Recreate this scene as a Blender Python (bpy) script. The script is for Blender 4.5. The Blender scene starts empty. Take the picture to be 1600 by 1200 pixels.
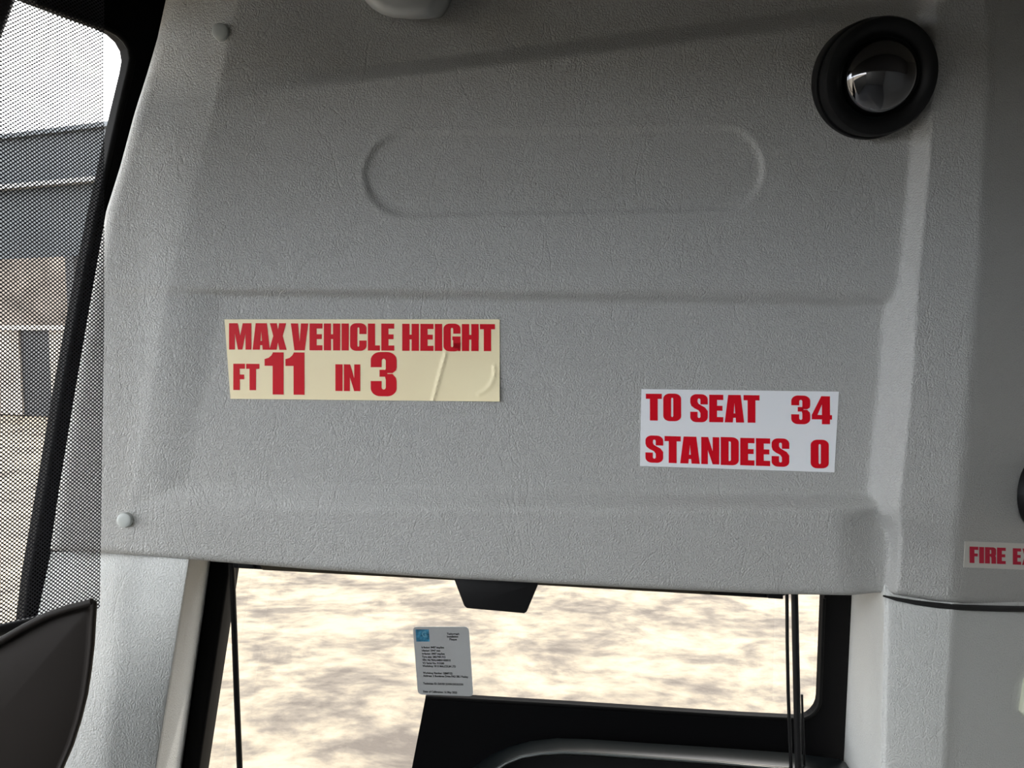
import bpy, bmesh, math, random
import numpy as np
from mathutils import Vector, Matrix

random.seed(7)
SC = bpy.context.scene
COL = SC.collection

# ------------------------------------------------------------------ camera
F = 1155.0                      # focal length in pixels of the 1600 px wide frame
CAM_Z = 2.15
PITCH = math.radians(4.5)
cam_d = bpy.data.cameras.new('camera')
cam_d.sensor_width = 36.0
cam_d.lens = 36.0 * F / 1600.0
cam_d.clip_start = 0.02
cam_d.clip_end = 500
cam = bpy.data.objects.new('camera', cam_d)
cam.location = (0, 0, CAM_Z)
cam.rotation_euler = (math.radians(90) - PITCH, 0, 0)
COL.objects.link(cam)
SC.camera = cam

# ------------------------------------------------------------------ world, sun, exposure
SKY = 1.0
SUN = 0.6
EXPO = 2.8
world = bpy.data.worlds.new('sky')
SC.world = world
world.use_nodes = True
wn = world.node_tree
wn.nodes.clear()
wo = wn.nodes.new('ShaderNodeOutputWorld')
wb = wn.nodes.new('ShaderNodeBackground')
wb.inputs['Strength'].default_value = SKY
wt = wn.nodes.new('ShaderNodeTexCoord')
wz = wn.nodes.new('ShaderNodeTexNoise')
wz.inputs['Scale'].default_value = 1.6
wz.inputs['Detail'].default_value = 3
wr = wn.nodes.new('ShaderNodeValToRGB')
wr.color_ramp.elements[0].position = 0.38
wr.color_ramp.elements[0].color = (0.84, 0.90, 1.0, 1)
wr.color_ramp.elements[1].position = 0.58
wr.color_ramp.elements[1].color = (1.0, 0.975, 0.935, 1)
wn.links.new(wt.outputs['Generated'], wz.inputs['Vector'])
wn.links.new(wz.outputs['Fac'], wr.inputs['Fac'])
wn.links.new(wr.outputs['Color'], wb.inputs['Color'])
wn.links.new(wb.outputs['Background'], wo.inputs['Surface'])

sun_d = bpy.data.lights.new('sun', 'SUN')
sun_d.energy = SUN
sun_d.angle = math.radians(2.0)
sun_d.color = (1.0, 0.93, 0.82)
sun = bpy.data.objects.new('sun', sun_d)
sun.rotation_euler = Vector((0.45, 0.7, 0.75)).to_track_quat('Z', 'Y').to_euler()
sun.location = (5, 8, 12)
COL.objects.link(sun)

SC.view_settings.view_transform = 'Standard'
SC.view_settings.look = 'None'
SC.view_settings.exposure = EXPO
SC.view_settings.gamma = 1.0
SC.view_settings.use_curve_mapping = False

# ------------------------------------------------------------------ frames
CP, SP = math.cos(PITCH), math.sin(PITCH)

def W(x, d, u):
    """cabin coordinates (right, forward, up, from the eye point) to world"""
    return Vector((x, d * CP + u * SP, CAM_Z - d * SP + u * CP))

def P(px, py, d):
    """point seen at pixel px, py lying at forward distance d"""
    return W((px - 800) / F * d, d, (600 - py) / F * d)

def Pn(px, py, d):
    px, py, d = np.broadcast_arrays(np.asarray(px, float), np.asarray(py, float), np.asarray(d, float))
    x = (px - 800) / F * d
    u = (600 - py) / F * d
    return np.stack([x, d * CP + u * SP, CAM_Z - d * SP + u * CP], -1)

# ------------------------------------------------------------------ materials
def mat(name, col, rough=0.5, metal=0.0, spec=0.5, bump=None, vary=None, coat=0.0):
    m = bpy.data.materials.new(name)
    m.use_nodes = True
    nt = m.node_tree
    b = nt.nodes['Principled BSDF']
    b.inputs['Base Color'].default_value = (*col, 1)
    b.inputs['Roughness'].default_value = rough
    b.inputs['Metallic'].default_value = metal
    b.inputs['Specular IOR Level'].default_value = spec
    b.inputs['Coat Weight'].default_value = coat
    tc = nt.nodes.new('ShaderNodeTexCoord')
    if vary:
        sc_, amt = vary
        n = nt.nodes.new('ShaderNodeTexNoise')
        n.inputs['Scale'].default_value = sc_
        n.inputs['Detail'].default_value = 4
        nt.links.new(tc.outputs['Object'], n.inputs['Vector'])
        r = nt.nodes.new('ShaderNodeValToRGB')
        r.color_ramp.elements[0].position = 0.3
        r.color_ramp.elements[1].position = 0.7
        r.color_ramp.elements[0].color = (*[c * (1 - amt) for c in col], 1)
        r.color_ramp.elements[1].color = (*[min(1, c * (1 + amt)) for c in col], 1)
        nt.links.new(n.outputs['Fac'], r.inputs['Fac'])
        nt.links.new(r.outputs['Color'], b.inputs['Base Color'])
    if bump:
        sc_, st, dist = bump
        n = nt.nodes.new('ShaderNodeTexNoise')
        n.inputs['Scale'].default_value = sc_
        n.inputs['Detail'].default_value = 3
        nt.links.new(tc.outputs['Object'], n.inputs['Vector'])
        bp = nt.nodes.new('ShaderNodeBump')
        bp.inputs['Strength'].default_value = st
        bp.inputs['Distance'].default_value = dist
        nt.links.new(n.outputs['Fac'], bp.inputs['Height'])
        nt.links.new(bp.outputs['Normal'], b.inputs['Normal'])
    return m

def vinyl(name, col, strength=0.5, rough=0.5, scale=320):
    """grained leathercloth: small irregular cells, meandering creases, long wrinkles"""
    m = mat(name, col, rough, spec=0.4)
    nt = m.node_tree
    b = nt.nodes['Principled BSDF']
    N = nt.nodes.new
    L = nt.links.new
    tc = nt.nodes['Texture Coordinate']
    # warp
    wn_ = N('ShaderNodeTexNoise'); wn_.inputs['Scale'].default_value = 55; wn_.inputs['Detail'].default_value = 2
    L(tc.outputs['Object'], wn_.inputs['Vector'])
    ms = N('ShaderNodeVectorMath'); ms.operation = 'MULTIPLY_ADD'
    ms.inputs[1].default_value = (0.010, 0.010, 0.010)
    L(wn_.outputs['Color'], ms.inputs[0]); L(tc.outputs['Object'], ms.inputs[2])
    v = N('ShaderNodeTexVoronoi'); v.feature = 'DISTANCE_TO_EDGE'; v.inputs['Scale'].default_value = scale
    L(ms.outputs[0], v.inputs['Vector'])
    mr = N('ShaderNodeMapRange'); mr.interpolation_type = 'SMOOTHSTEP'
    mr.inputs['From Min'].default_value = 0.0; mr.inputs['From Max'].default_value = 0.28
    L(v.outputs['Distance'], mr.inputs['Value'])
    # meandering ridges
    n2 = N('ShaderNodeTexNoise'); n2.inputs['Scale'].default_value = 150; n2.inputs['Detail'].default_value = 2
    n2.inputs['Distortion'].default_value = 1.2
    L(tc.outputs['Object'], n2.inputs['Vector'])
    a = N('ShaderNodeMath'); a.operation = 'MULTIPLY_ADD'; a.inputs[1].default_value = 0.9
    L(n2.outputs['Fac'], a.inputs[0]); L(mr.outputs['Result'], a.inputs[2])
    # long wrinkles: ridge of a stretched noise
    mp = N('ShaderNodeMapping'); mp.inputs['Scale'].default_value = (16, 16, 7)
    L(tc.outputs['Object'], mp.inputs['Vector'])
    n3 = N('ShaderNodeTexNoise'); n3.inputs['Scale'].default_value = 1.0; n3.inputs['Detail'].default_value = 4
    n3.inputs['Distortion'].default_value = 0.6
    L(mp.outputs['Vector'], n3.inputs['Vector'])
    s1 = N('ShaderNodeMath'); s1.operation = 'SUBTRACT'; s1.inputs[1].default_value = 0.5
    L(n3.outputs['Fac'], s1.inputs[0])
    s2 = N('ShaderNodeMath'); s2.operation = 'ABSOLUTE'; L(s1.outputs[0], s2.inputs[0])
    mr2 = N('ShaderNodeMapRange'); mr2.interpolation_type = 'SMOOTHSTEP'
    mr2.inputs['From Min'].default_value = 0.0; mr2.inputs['From Max'].default_value = 0.012
    mr2.inputs['To Min'].default_value = -0.8; mr2.inputs['To Max'].default_value = 0.0
    L(s2.outputs[0], mr2.inputs['Value'])
    a2 = N('ShaderNodeMath'); a2.operation = 'ADD'
    L(a.outputs[0], a2.inputs[0]); L(mr2.outputs['Result'], a2.inputs[1])
    bp = N('ShaderNodeBump'); bp.inputs['Strength'].default_value = strength; bp.inputs['Distance'].default_value = 0.0007
    L(a2.outputs[0], bp.inputs['Height']); L(bp.outputs['Normal'], b.inputs['Normal'])
    return m

M_VINYL = vinyl('grey vinyl', (0.42, 0.42, 0.405), 0.6)
M_VINYL2 = vinyl('grey vinyl of the pillars', (0.55, 0.56, 0.545), 0.5, 0.62)
M_SMOOTH = mat('smooth grey plastic', (0.42, 0.43, 0.42), 0.45, bump=(400, 0.08, 0.0003))
M_BUTTON = mat('pale grey plastic', (0.50, 0.53, 0.51), 0.35)
M_BLACK = mat('black plastic', (0.005, 0.005, 0.0055), 0.45, spec=0.3, bump=(900, 0.1, 0.0003))
M_BLACKR = mat('black rubber', (0.003, 0.003, 0.003), 0.7, spec=0.12)
M_FRIT = mat('black ceramic edge', (0.002, 0.002, 0.0025), 0.7, spec=0.08)
M_GLOSSB = mat('glossy black plastic', (0.004, 0.006, 0.0065), 0.3, spec=0.3)
M_COWL = mat('dark brown plastic', (0.012, 0.0095, 0.008), 0.6, spec=0.2, bump=(500, 0.1, 0.0003))
M_CREAM = mat('cream sticker film', (1.0, 0.86, 0.56), 0.35, spec=0.25, vary=(12, 0.03))
M_WHITE = mat('white sticker film', (0.86, 0.88, 0.91), 0.35, spec=0.3)
M_RED = mat('red print', (0.66, 0.006, 0.018), 0.4, spec=0.15)
M_RED2 = mat('crimson print', (0.52, 0.006, 0.04), 0.4, spec=0.15)
M_PLAQUE = mat('pale grey card', (0.40, 0.41, 0.41), 0.35)
M_INK = mat('dark ink', (0.02, 0.02, 0.02), 0.5)
M_HOLO = mat('blue foil', (0.06, 0.24, 0.38), 0.3, metal=0.3, vary=(180, 0.6))
M_ALU = mat('dark aluminium', (0.10, 0.085, 0.06), 0.35, metal=0.8)
M_LINER = mat('cabin lining', (0.10, 0.10, 0.095), 0.8, bump=(120, 0.2, 0.001))
M_DARKL = mat('dark cabin lining', (0.05, 0.05, 0.05), 0.8)
M_OUT = mat('white coach paint', (0.7, 0.7, 0.7), 0.3)
M_IVORY = mat('ivory plastic', (0.62, 0.64, 0.52), 0.4)

def glass_mat(name, tint, refl=0.08):
    m = bpy.data.materials.new(name)
    m.use_nodes = True
    nt = m.node_tree
    nt.nodes.clear()
    o = nt.nodes.new('ShaderNodeOutputMaterial')
    t = nt.nodes.new('ShaderNodeBsdfTransparent'); t.inputs['Color'].default_value = (*tint, 1)
    g = nt.nodes.new('ShaderNodeBsdfGlossy'); g.inputs['Roughness'].default_value = 0.03
    lw = nt.nodes.new('ShaderNodeLayerWeight'); lw.inputs['Blend'].default_value = 0.5
    pw = nt.nodes.new('ShaderNodeMath'); pw.operation = 'POWER'; pw.inputs[1].default_value = 5.0
    nt.links.new(lw.outputs['Facing'], pw.inputs[0])
    fr = nt.nodes.new('ShaderNodeMath'); fr.operation = 'MULTIPLY_ADD'
    fr.inputs[1].default_value = 0.92; fr.inputs[2].default_value = 0.06
    nt.links.new(pw.outputs[0], fr.inputs[0])
    mx = nt.nodes.new('ShaderNodeMixShader')
    nt.links.new(fr.outputs[0], mx.inputs[0])
    nt.links.new(t.outputs[0], mx.inputs[1]); nt.links.new(g.outputs[0], mx.inputs[2])
    nt.links.new(mx.outputs[0], o.inputs['Surface'])
    return m
M_GLASS = glass_mat('tinted window glass', (0.50, 0.50, 0.50))
M_GLASS2 = glass_mat('clear window glass', (0.97, 0.98, 0.98))

# perforated blind fabric: staggered round holes
def blind_mat():
    m = bpy.data.materials.new('perforated blind fabric')
    m.use_nodes = True
    nt = m.node_tree
    b = nt.nodes['Principled BSDF']
    b.inputs['Base Color'].default_value = (0.022, 0.022, 0.028, 1)
    b.inputs['Roughness'].default_value = 0.6
    N = nt.nodes.new
    L = nt.links.new
    uv = N('ShaderNodeUVMap')
    sep = N('ShaderNodeSeparateXYZ'); L(uv.outputs[0], sep.inputs[0])
    def m_(op, a, bb=None):
        n = N('ShaderNodeMath'); n.operation = op
        for i, v in enumerate((a, bb)):
            if v is None: continue
            if isinstance(v, (int, float)): n.inputs[i].default_value = v
            else: L(v, n.inputs[i])
        return n.outputs[0]
    PX, PY = 0.0040, 0.0038
    def lattice(off):
        u = m_('SUBTRACT', m_('FRACT', m_('ADD', m_('DIVIDE', sep.outputs[0], PX), off)), 0.5)
        v = m_('SUBTRACT', m_('FRACT', m_('ADD', m_('DIVIDE', sep.outputs[1], PY), off)), 0.5)
        u = m_('MULTIPLY', u, PX); v = m_('MULTIPLY', v, PY)
        return m_('SQRT', m_('ADD', m_('MULTIPLY', u, u), m_('MULTIPLY', v, v)))
    d = m_('MINIMUM', lattice(0.0), lattice(0.5))
    hole = m_('LESS_THAN', d, 0.00102)
    t = N('ShaderNodeBsdfTransparent')
    mx = N('ShaderNodeMixShader')
    L(hole, mx.inputs[0]); L(b.outputs[0], mx.inputs[1]); L(t.outputs[0], mx.inputs[2])
    L(mx.outputs[0], nt.nodes['Material Output'].inputs['Surface'])
    return m
M_BLIND = blind_mat()

def ground_mat():
    m = mat('muddy frozen ground', (0.5, 0.4, 0.3), 0.85)
    nt = m.node_tree
    b = nt.nodes['Principled BSDF']
    N = nt.nodes.new
    L = nt.links.new
    tc = nt.nodes['Texture Coordinate']
    mp = N('ShaderNodeMapping'); mp.inputs['Rotation'].default_value = (0, 0, 0.25)
    mp.inputs['Scale'].default_value = (0.8, 1.15, 1)
    L(tc.outputs['Object'], mp.inputs['Vector'])
    n = N('ShaderNodeTexNoise'); n.inputs['Scale'].default_value = 2.3; n.inputs['Detail'].default_value = 9
    n.inputs['Roughness'].default_value = 0.62; n.inputs['Distortion'].default_value = 0.5
    L(mp.outputs[0], n.inputs['Vector'])
    r = N('ShaderNodeValToRGB')
    e = r.color_ramp.elements
    e[0].position = 0.34; e[0].color = (0.13, 0.107, 0.085, 1)
    e[1].position = 0.66; e[1].color = (0.40, 0.34, 0.25, 1)
    x = e.new(0.44); x.color = (0.20, 0.168, 0.13, 1)
    x = e.new(0.53); x.color = (0.30, 0.25, 0.18, 1)
    mp2 = N('ShaderNodeMapping'); mp2.inputs['Scale'].default_value = (7, 13, 7)
    L(tc.outputs['Object'], mp2.inputs['Vector'])
    nf = N('ShaderNodeTexNoise'); nf.inputs['Scale'].default_value = 1.0; nf.inputs['Detail'].default_value = 6
    L(mp2.outputs[0], nf.inputs['Vector'])
    fa = N('ShaderNodeMath'); fa.operation = 'MULTIPLY_ADD'; fa.inputs[1].default_value = 0.42; fa.inputs[2].default_value = -0.19
    L(nf.outputs['Fac'], fa.inputs[0])
    fb_ = N('ShaderNodeMath'); fb_.operation = 'ADD'; L(fa.outputs[0], fb_.inputs[0]); L(n.outputs['Fac'], fb_.inputs[1])
    L(fb_.outputs[0], r.inputs['Fac']); L(r.outputs['Color'], b.inputs['Base Color'])
    n2 = N('ShaderNodeTexNoise'); n2.inputs['Scale'].default_value = 9; n2.inputs['Detail'].default_value = 5
    L(tc.outputs['Object'], n2.inputs['Vector'])
    bp = N('ShaderNodeBump'); bp.inputs['Strength'].default_value = 0.5; bp.inputs['Distance'].default_value = 0.05
    L(n2.outputs['Fac'], bp.inputs['Height']); L(bp.outputs['Normal'], b.inputs['Normal'])
    return m
M_GROUND = ground_mat()

# ------------------------------------------------------------------ object helpers
def tag(o, label=None, cat=None, group=None, kind=None):
    if label: o['label'] = label
    if cat: o['category'] = cat
    if group: o['group'] = group
    if kind: o['kind'] = kind
    return o

def link(name, verts, faces, m, parent=None, smooth=False, origin=None):
    verts = [Vector(v) for v in verts]
    if origin is None:
        lo = Vector([min(v[i] for v in verts) for i in range(3)])
        hi = Vector([max(v[i] for v in verts) for i in range(3)])
        origin = Vector(((lo.x + hi.x) / 2, (lo.y + hi.y) / 2, lo.z))
    me = bpy.data.meshes.new(name)
    me.from_pydata([v - origin for v in verts], [], faces)
    me.materials.append(m)
    bm = bmesh.new(); bm.from_mesh(me)
    bmesh.ops.recalc_face_normals(bm, faces=bm.faces)
    bm.to_mesh(me); bm.free()
    if smooth:
        me.shade_smooth()
    o = bpy.data.objects.new(name, me)
    COL.objects.link(o)
    if parent is not None:
        o.parent = parent
        o.location = origin - parent.location
    else:
        o.location = origin
    return o

def empty(name, loc):
    o = bpy.data.objects.new(name, None)
    o.empty_display_size = 0.05
    o.location = loc
    COL.objects.link(o)
    return o

def bevel(o, w, seg=3, ang=35):
    bm = bmesh.new(); bm.from_mesh(o.data)
    es = [e for e in bm.edges if len(e.link_faces) == 2 and e.calc_face_angle(0) > math.radians(ang)]
    bmesh.ops.bevel(bm, geom=es, offset=w, segments=seg, profile=0.5, affect='EDGES', clamp_overlap=True)
    bm.to_mesh(o.data); bm.free()
    o.data.shade_smooth()
    try:
        o.data.set_sharp_from_angle(angle=math.radians(40))
    except Exception:
        pass
    return o

def prism(name, pts, d0, d1, m, parent=None, bev=0, seg=3, smooth=False):
    """pts: outline as seen (px, py) at d0 (front); extruded straight back along the forward axis to d1"""
    n = len(pts)
    front = [P(px, py, d0) for px, py in pts]
    off = W(0, d1, 0) - W(0, d0, 0)
    back = [v + off for v in front]
    faces = [list(range(n)), list(range(2 * n - 1, n - 1, -1))]
    faces += [[i, i + n, (i + 1) % n + n, (i + 1) % n] for i in range(n)]
    o = link(name, front + back, faces, m, parent, smooth)
    if bev: bevel(o, bev, seg)
    return o

def box(name, x0, x1, d0, d1, u0, u1, m, parent=None, bev=0):
    v = [W(x, d, u) for x in (x0, x1) for d in (d0, d1) for u in (u0, u1)]
    f = [(0, 1, 3, 2), (4, 6, 7, 5), (0, 4, 5, 1), (2, 3, 7, 6), (0, 2, 6, 4), (1, 5, 7, 3)]
    o = link(name, v, f, m, parent)
    if bev: bevel(o, bev)
    return o

def wbox(name, x0, x1, y0, y1, z0, z1, m, parent=None):
    v = [Vector((x, d, u)) for x in (x0, x1) for d in (y0, y1) for u in (z0, z1)]
    f = [(0, 1, 3, 2), (4, 6, 7, 5), (0, 4, 5, 1), (2, 3, 7, 6), (0, 2, 6, 4), (1, 5, 7, 3)]
    return link(name, v, f, m, parent)

def tube(name, pts, rad, m, parent=None, n=12):
    """tube through world points"""
    pts = [Vector(p) for p in pts]
    vs, fs = [], []
    for i, p in enumerate(pts):
        t = (pts[min(i + 1, len(pts) - 1)] - pts[max(i - 1, 0)]).normalized()
        a = t.cross(Vector((0, 1, 0.1))).normalized()
        b = t.cross(a)
        r = rad[i] if isinstance(rad, (list, tuple)) else rad
        for k in range(n):
            th = 2 * math.pi * k / n
            vs.append(p + r * (math.cos(th) * a + math.sin(th) * b))
    for i in range(len(pts) - 1):
        for k in range(n):
            fs.append((i * n + k, i * n + (k + 1) % n, (i + 1) * n + (k + 1) % n, (i + 1) * n + k))
    fs.append(tuple(range(n))); fs.append(tuple(range((len(pts) - 1) * n, len(pts) * n)))
    o = link(name, vs, fs, m, parent)
    o.data.shade_smooth()
    try: o.data.set_sharp_from_angle(angle=math.radians(50))
    except Exception: pass
    return o

def lathe(name, centre, axis, prof, m, parent=None, n=64, up=Vector((0, 0, 1))):
    """prof: (radius, height along axis)"""
    axis = axis.normalized()
    a = axis.cross(up).normalized(); b = axis.cross(a)
    vs, fs = [], []
    for r, h in prof:
        for k in range(n):
            th = 2 * math.pi * k / n
            vs.append(centre + axis * h + max(r, 1e-5) * (math.cos(th) * a + math.sin(th) * b))
    for i in range(len(prof) - 1):
        for k in range(n):
            fs.append((i * n + k, i * n + (k + 1) % n, (i + 1) * n + (k + 1) % n, (i + 1) * n + k))
    fs.append(tuple(range(n))); fs.append(tuple(range((len(prof) - 1) * n, len(prof) * n)))
    o = link(name, vs, fs, m, parent)
    o.data.shade_smooth()
    try: o.data.set_sharp_from_angle(angle=math.radians(38))
    except Exception: pass
    return o

def interp(tab, v):
    t = np.array(tab, float)
    return np.interp(v, t[:, 0], t[:, 1])

def sm(a, b, x):
    t = np.clip((x - a) / (b - a), 0, 1)
    return t * t * (3 - 2 * t)

def smax(a, b, k):
    h = np.clip(0.5 + 0.5 * (a - b) / k, 0, 1)
    return b * (1 - h) + a * h + k * h * (1 - h)

def smin(a, b, k):
    return -smax(-a, -b, k)

# ------------------------------------------------------------------ header panel (moulded, vinyl covered)
D0 = 0.80
XL = [(-260, 360), (0, 259), (60, 246), (115, 230), (165, 214), (185, 208), (200, 204), (260, 188), (330, 166), (450, 145), (620, 116), (760, 93), (870, 77)]
YB = [(40, 858), (157, 864), (250, 870), (330, 877), (480, 889), (710, 904), (1000, 919), (1200, 928), (1330, 930), (1370, 926), (1400, 929), (1460, 939), (1520, 944), (1600, 946), (1900, 950)]

def height(x, y):
    """relief of the panel in millimetres towards the room"""
    xl1 = interp([(450, 266), (790, 203)], y)      # outer line of the left bevel
    xl2 = interp([(470, 350), (750, 296)], y)      # inner line
    wb_ = 14 + np.clip((x - 165) / 1235, 0, 1) * 22
    yt = 448 + np.clip((x - 165) / 1235, 0, 1) * 2
    t1 = sm(yt, yt + wb_, y)
    yu = interp([(200, 752), (345, 750), (1390, 766)], x)
    mb = 1 - np.clip((y - yu - 3) / 39, 0, 1)
    ml = np.clip((x - xl1) / (xl2 - xl1), 0, 1)
    m = smin(smin(ml, mb, 0.12), t1, 0.12)
    m = np.clip(m, 0, 1)
    m = m * (0.4 + 0.6 * sm(0, 1, m))
    dep = 7 + 5 * sm(350, 1100, x)
    lift = 10 * sm(300, 700, x) * sm(770, 800, y)
    h = -2.5 * sm(447, 462, y) - dep * m + lift * 0.75
    h = h - 0.085 * np.maximum(0, y - 800) * (1 - sm(1290, 1400, x)) * sm(200, 420, x)
    # bottom rim turns back near its right end
    h = h - 19 * sm(1300, 1390, x + (y - 860) * -0.02) * sm(785, 815, y)
    # right rim
    r2 = interp([(100, 1462), (300, 1447), (450, 1432), (600, 1424), (790, 1404), (840, 1408), (930, 1400)], y)
    rim = 18 - 15 * sm(785, 880, y)
    hr = rim - (0.66 + 0.5 * sm(800, 835, y)) * np.maximum(0, r2 - x)
    h = smax(h, hr, 5.0)
    h = np.minimum(h, rim + 0 * x)
    r3 = interp([(-100, 1550), (150, 1545), (400, 1535), (700, 1508), (930, 1488)], y)
    q = np.maximum(0, x - r3 + 12)
    h = h - np.where(q < 24, q * q / 48 * 0.5, (q - 12) * 0.5)
    # upper diagonal step: the part above it lies further back
    yd = np.where(x > 420, 135 - (x - 420) * 0.1262, 135 + (420 - x) * 0.21)
    amp = 2.0 + 20 * sm(380, 700, x)
    wd = 13 + 5 * sm(400, 1400, x)
    fade = 1 - sm(1440, 1475, x)
    h = h - amp * (1 - sm(yd - wd, yd + wd, y)) * fade
    # the whole panel curves over towards the ceiling in its upper half
    tt = np.maximum(0, 470 - y) / F * 0.8
    h = h + 1000 * 0.5 * 0.5 * tt * tt
    # left flank falls away
    xf = interp([(-100, 385), (0, 372), (150, 338), (300, 300), (450, 262), (900, 190)], y)
    h = h - (0.30 - 0.21 * sm(110, 220, y)) * np.maximum(0, xf - x)
    # stadium shaped emboss
    cx, cy, a = 881, 268, -0.020
    rx = (x - cx) * math.cos(a) + (y - cy) * math.sin(a)
    ry = -(x - cx) * math.sin(a) + (y - cy) * math.cos(a)
    hw, hh = 312, 66
    sd = np.hypot(np.maximum(np.abs(rx) - (hw - hh), 0), ry) - hh
    h = h - 3.0 * (1 - sm(-7, 5, sd)) 
    h = h + 0.8 * np.exp(-(sd / 5.0) ** 2)
    return h

def header_panel():
    ns, nt = 380, 290
    s = np.linspace(0, 1, ns)[None, :]
    t = np.linspace(0, 1, nt)[:, None]
    X = np.ones((nt, ns)) * (100 + s * 1700)
    for _ in range(12):
        yb = interp(YB, X)
        Y = -230 + (yb + 230) * t
        xl = interp(XL, Y)
        X = xl + (1800 - xl) * s
    H = height(X, Y)
    # rolled edges: bottom and left
    bot = (interp(YB, X) - Y)
    lef = (X - interp(XL, Y))
    H = H - 5 * np.clip(1 - bot / 9, 0, 1) ** 2 - 7 * np.clip(1 - lef / 16, 0, 1) ** 2
    D = D0 - H / 1000
    V = Pn(X, Y, D)
    # returns behind the edges
    ret = np.array(W(0, 0.02, 0) - W(0, 0, 0))
    row = V[-1] + ret
    colv = V[:, 0] + (np.array(W(0, 1, 0) - W(0, 0, 0)))[None, :] * (0.86 - D[:, 0] + 0.0)[:, None]
    verts = [tuple(v) for v in V.reshape(-1, 3)]
    faces = []
    idx = np.arange(nt * ns).reshape(nt, ns)
    for i in range(nt - 1):
        for j in range(ns - 1):
            faces.append((int(idx[i, j]), int(idx[i + 1, j]), int(idx[i + 1, j + 1]), int(idx[i, j + 1])))
    base = len(verts)
    verts += [tuple(v) for v in row]
    for j in range(ns - 1):
        faces.append((int(idx[-1, j]), base + j, base + j + 1, int(idx[-1, j + 1])))
    base2 = len(verts)
    verts += [tuple(v) for v in colv]
    for i in range(nt - 1):
        faces.append((int(idx[i, 0]), base2 + i, base2 + i + 1, int(idx[i + 1, 0])))
    me = bpy.data.meshes.new('header_panel')
    org = P(800, 900, D0)
    me.from_pydata([Vector(v) - org for v in verts], [], faces)
    me.materials.append(M_VINYL)
    me.shade_smooth()
    o = bpy.data.objects.new('header_panel', me)
    o.location = org
    COL.objects.link(o)
    return o
panel = header_panel()
tag(panel, 'grey grained vinyl header panel with moulded recesses, spanning above the lower window', 'panel')

def surf(px, py):
    return D0 - float(height(np.array([float(px)]), np.array([float(py)]))[0]) / 1000

def strip(name, rows, m, parent=None, smooth=True):
    """rows: list of rows, each a list of (px,py,d); lofted"""
    vs = [P(*p) for r in rows for p in r]
    n = len(rows[0])
    fs = [(i * n + j, (i + 1) * n + j, (i + 1) * n + j + 1, i * n + j + 1) for i in range(len(rows) - 1) for j in range(n - 1)]
    o = link(name, vs, fs, m, parent)
    if smooth:
        o.data.shade_smooth()
    return o

def loft_profile(ys, prof_fn, sub=6):
    rows = []
    for y in ys:
        rows.append(prof_fn(y))
    return rows

def smooth_prof(pts, n=8):
    """Catmull-Rom through (px, d) pairs"""
    out = []
    for i in range(len(pts) - 1):
        p0 = pts[max(i - 1, 0)]; p1 = pts[i]; p2 = pts[i + 1]; p3 = pts[min(i + 2, len(pts) - 1)]
        for k in range(n):
            t = k / n
            out.append(tuple(0.5 * (2 * p1[c] + (p2[c] - p0[c]) * t + (2 * p0[c] - 5 * p1[c] + 4 * p2[c] - p3[c]) * t * t + (3 * p1[c] - p0[c] - 3 * p2[c] + p3[c]) * t ** 3) for c in (0, 1)))
    out.append(tuple(pts[-1]))
    return out

# ------------------------------------------------------------------ lower pillars
def lerp(a, b, t): return a + (b - a) * t
rows = []
for k in range(30):
    t = k / 29
    y = lerp(862, 1420, t)
    ty = (y - 880) / 320.0
    back = 0.010 * max(0, 1 - k / 2.0) ** 2        # rounded top edge under the header panel
    x_l = lerp(76, 8, ty)
    x_m = lerp(182, 150, ty)
    x_c = lerp(297, 247, ty)
    x_r = lerp(329, 284, ty)
    pr = smooth_prof([(x_l, 0.845), (lerp(126, 82, ty), 0.826), (x_m - 12, 0.812), (x_m + 14, 0.807), (lerp(230, 190, ty), 0.8065), (x_c - 10, 0.8065), (x_c - 2, 0.809), (x_c + 3, 0.820), (lerp(312, 265, ty), 0.860), (x_r, 0.93)], 6)
    rows.append([(px, y, d + back) for px, d in pr])
o = strip('window_pillar', rows, M_VINYL2)
tag(o, 'pale grey vinyl pillar between perforated blind and left side of lower window', 'pillar')

rows = []
for k in range(30):
    t = k / 29
    ty = (lerp(915, 1420, t) - 930) / 270.0
    pr = smooth_prof([(lerp(1331, 1318, ty), 0.945), (lerp(1356, 1343, ty), 0.87), (lerp(1378, 1371, ty), 0.815), (lerp(1386, 1380, ty), 0.806), (lerp(1396, 1391, ty), 0.803), (lerp(1440, 1430, ty), 0.801), (lerp(1478, 1462, ty), 0.801), (lerp(1492, 1476, ty), 0.8025), (lerp(1512, 1496, ty), 0.812), (1600, 0.852), (1800, 0.95)], 6)
    rr = []
    for px, d in pr:
        y0 = 912 + (0 if px < 1375 else min(1, (px - 1375) / 90) * 12)
        y = lerp(y0, 1420, t)
        back = 0.012 * max(0, 1 - k / 1.6) ** 2 * (1 if px > 1390 else max(0, (px - 1375) / 15))
        rr.append((px, y, d + back))
    rows.append(rr)
o = strip('corner_pillar', rows, M_VINYL2)
tag(o, 'grey vinyl corner pillar below the fire sticker, right of lower window', 'pillar')
tube('groove_shade', [P(1380, 931, 0.801), P(1400, 936, 0.800), P(1430, 941.5, 0.800), P(1465, 946, 0.800), P(1500, 949, 0.806), P(1560, 951, 0.830), P(1620, 952, 0.858), P(1700, 954, 0.895)], [0.001, 0.0020, 0.0026, 0.003, 0.0032, 0.0034, 0.0034, 0.0034], mat('dark grey groove shade', (0.02, 0.02, 0.02), 0.7, spec=0.2), o, 10)  # dark tube stands in for the shaded groove under the panel edge

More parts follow.
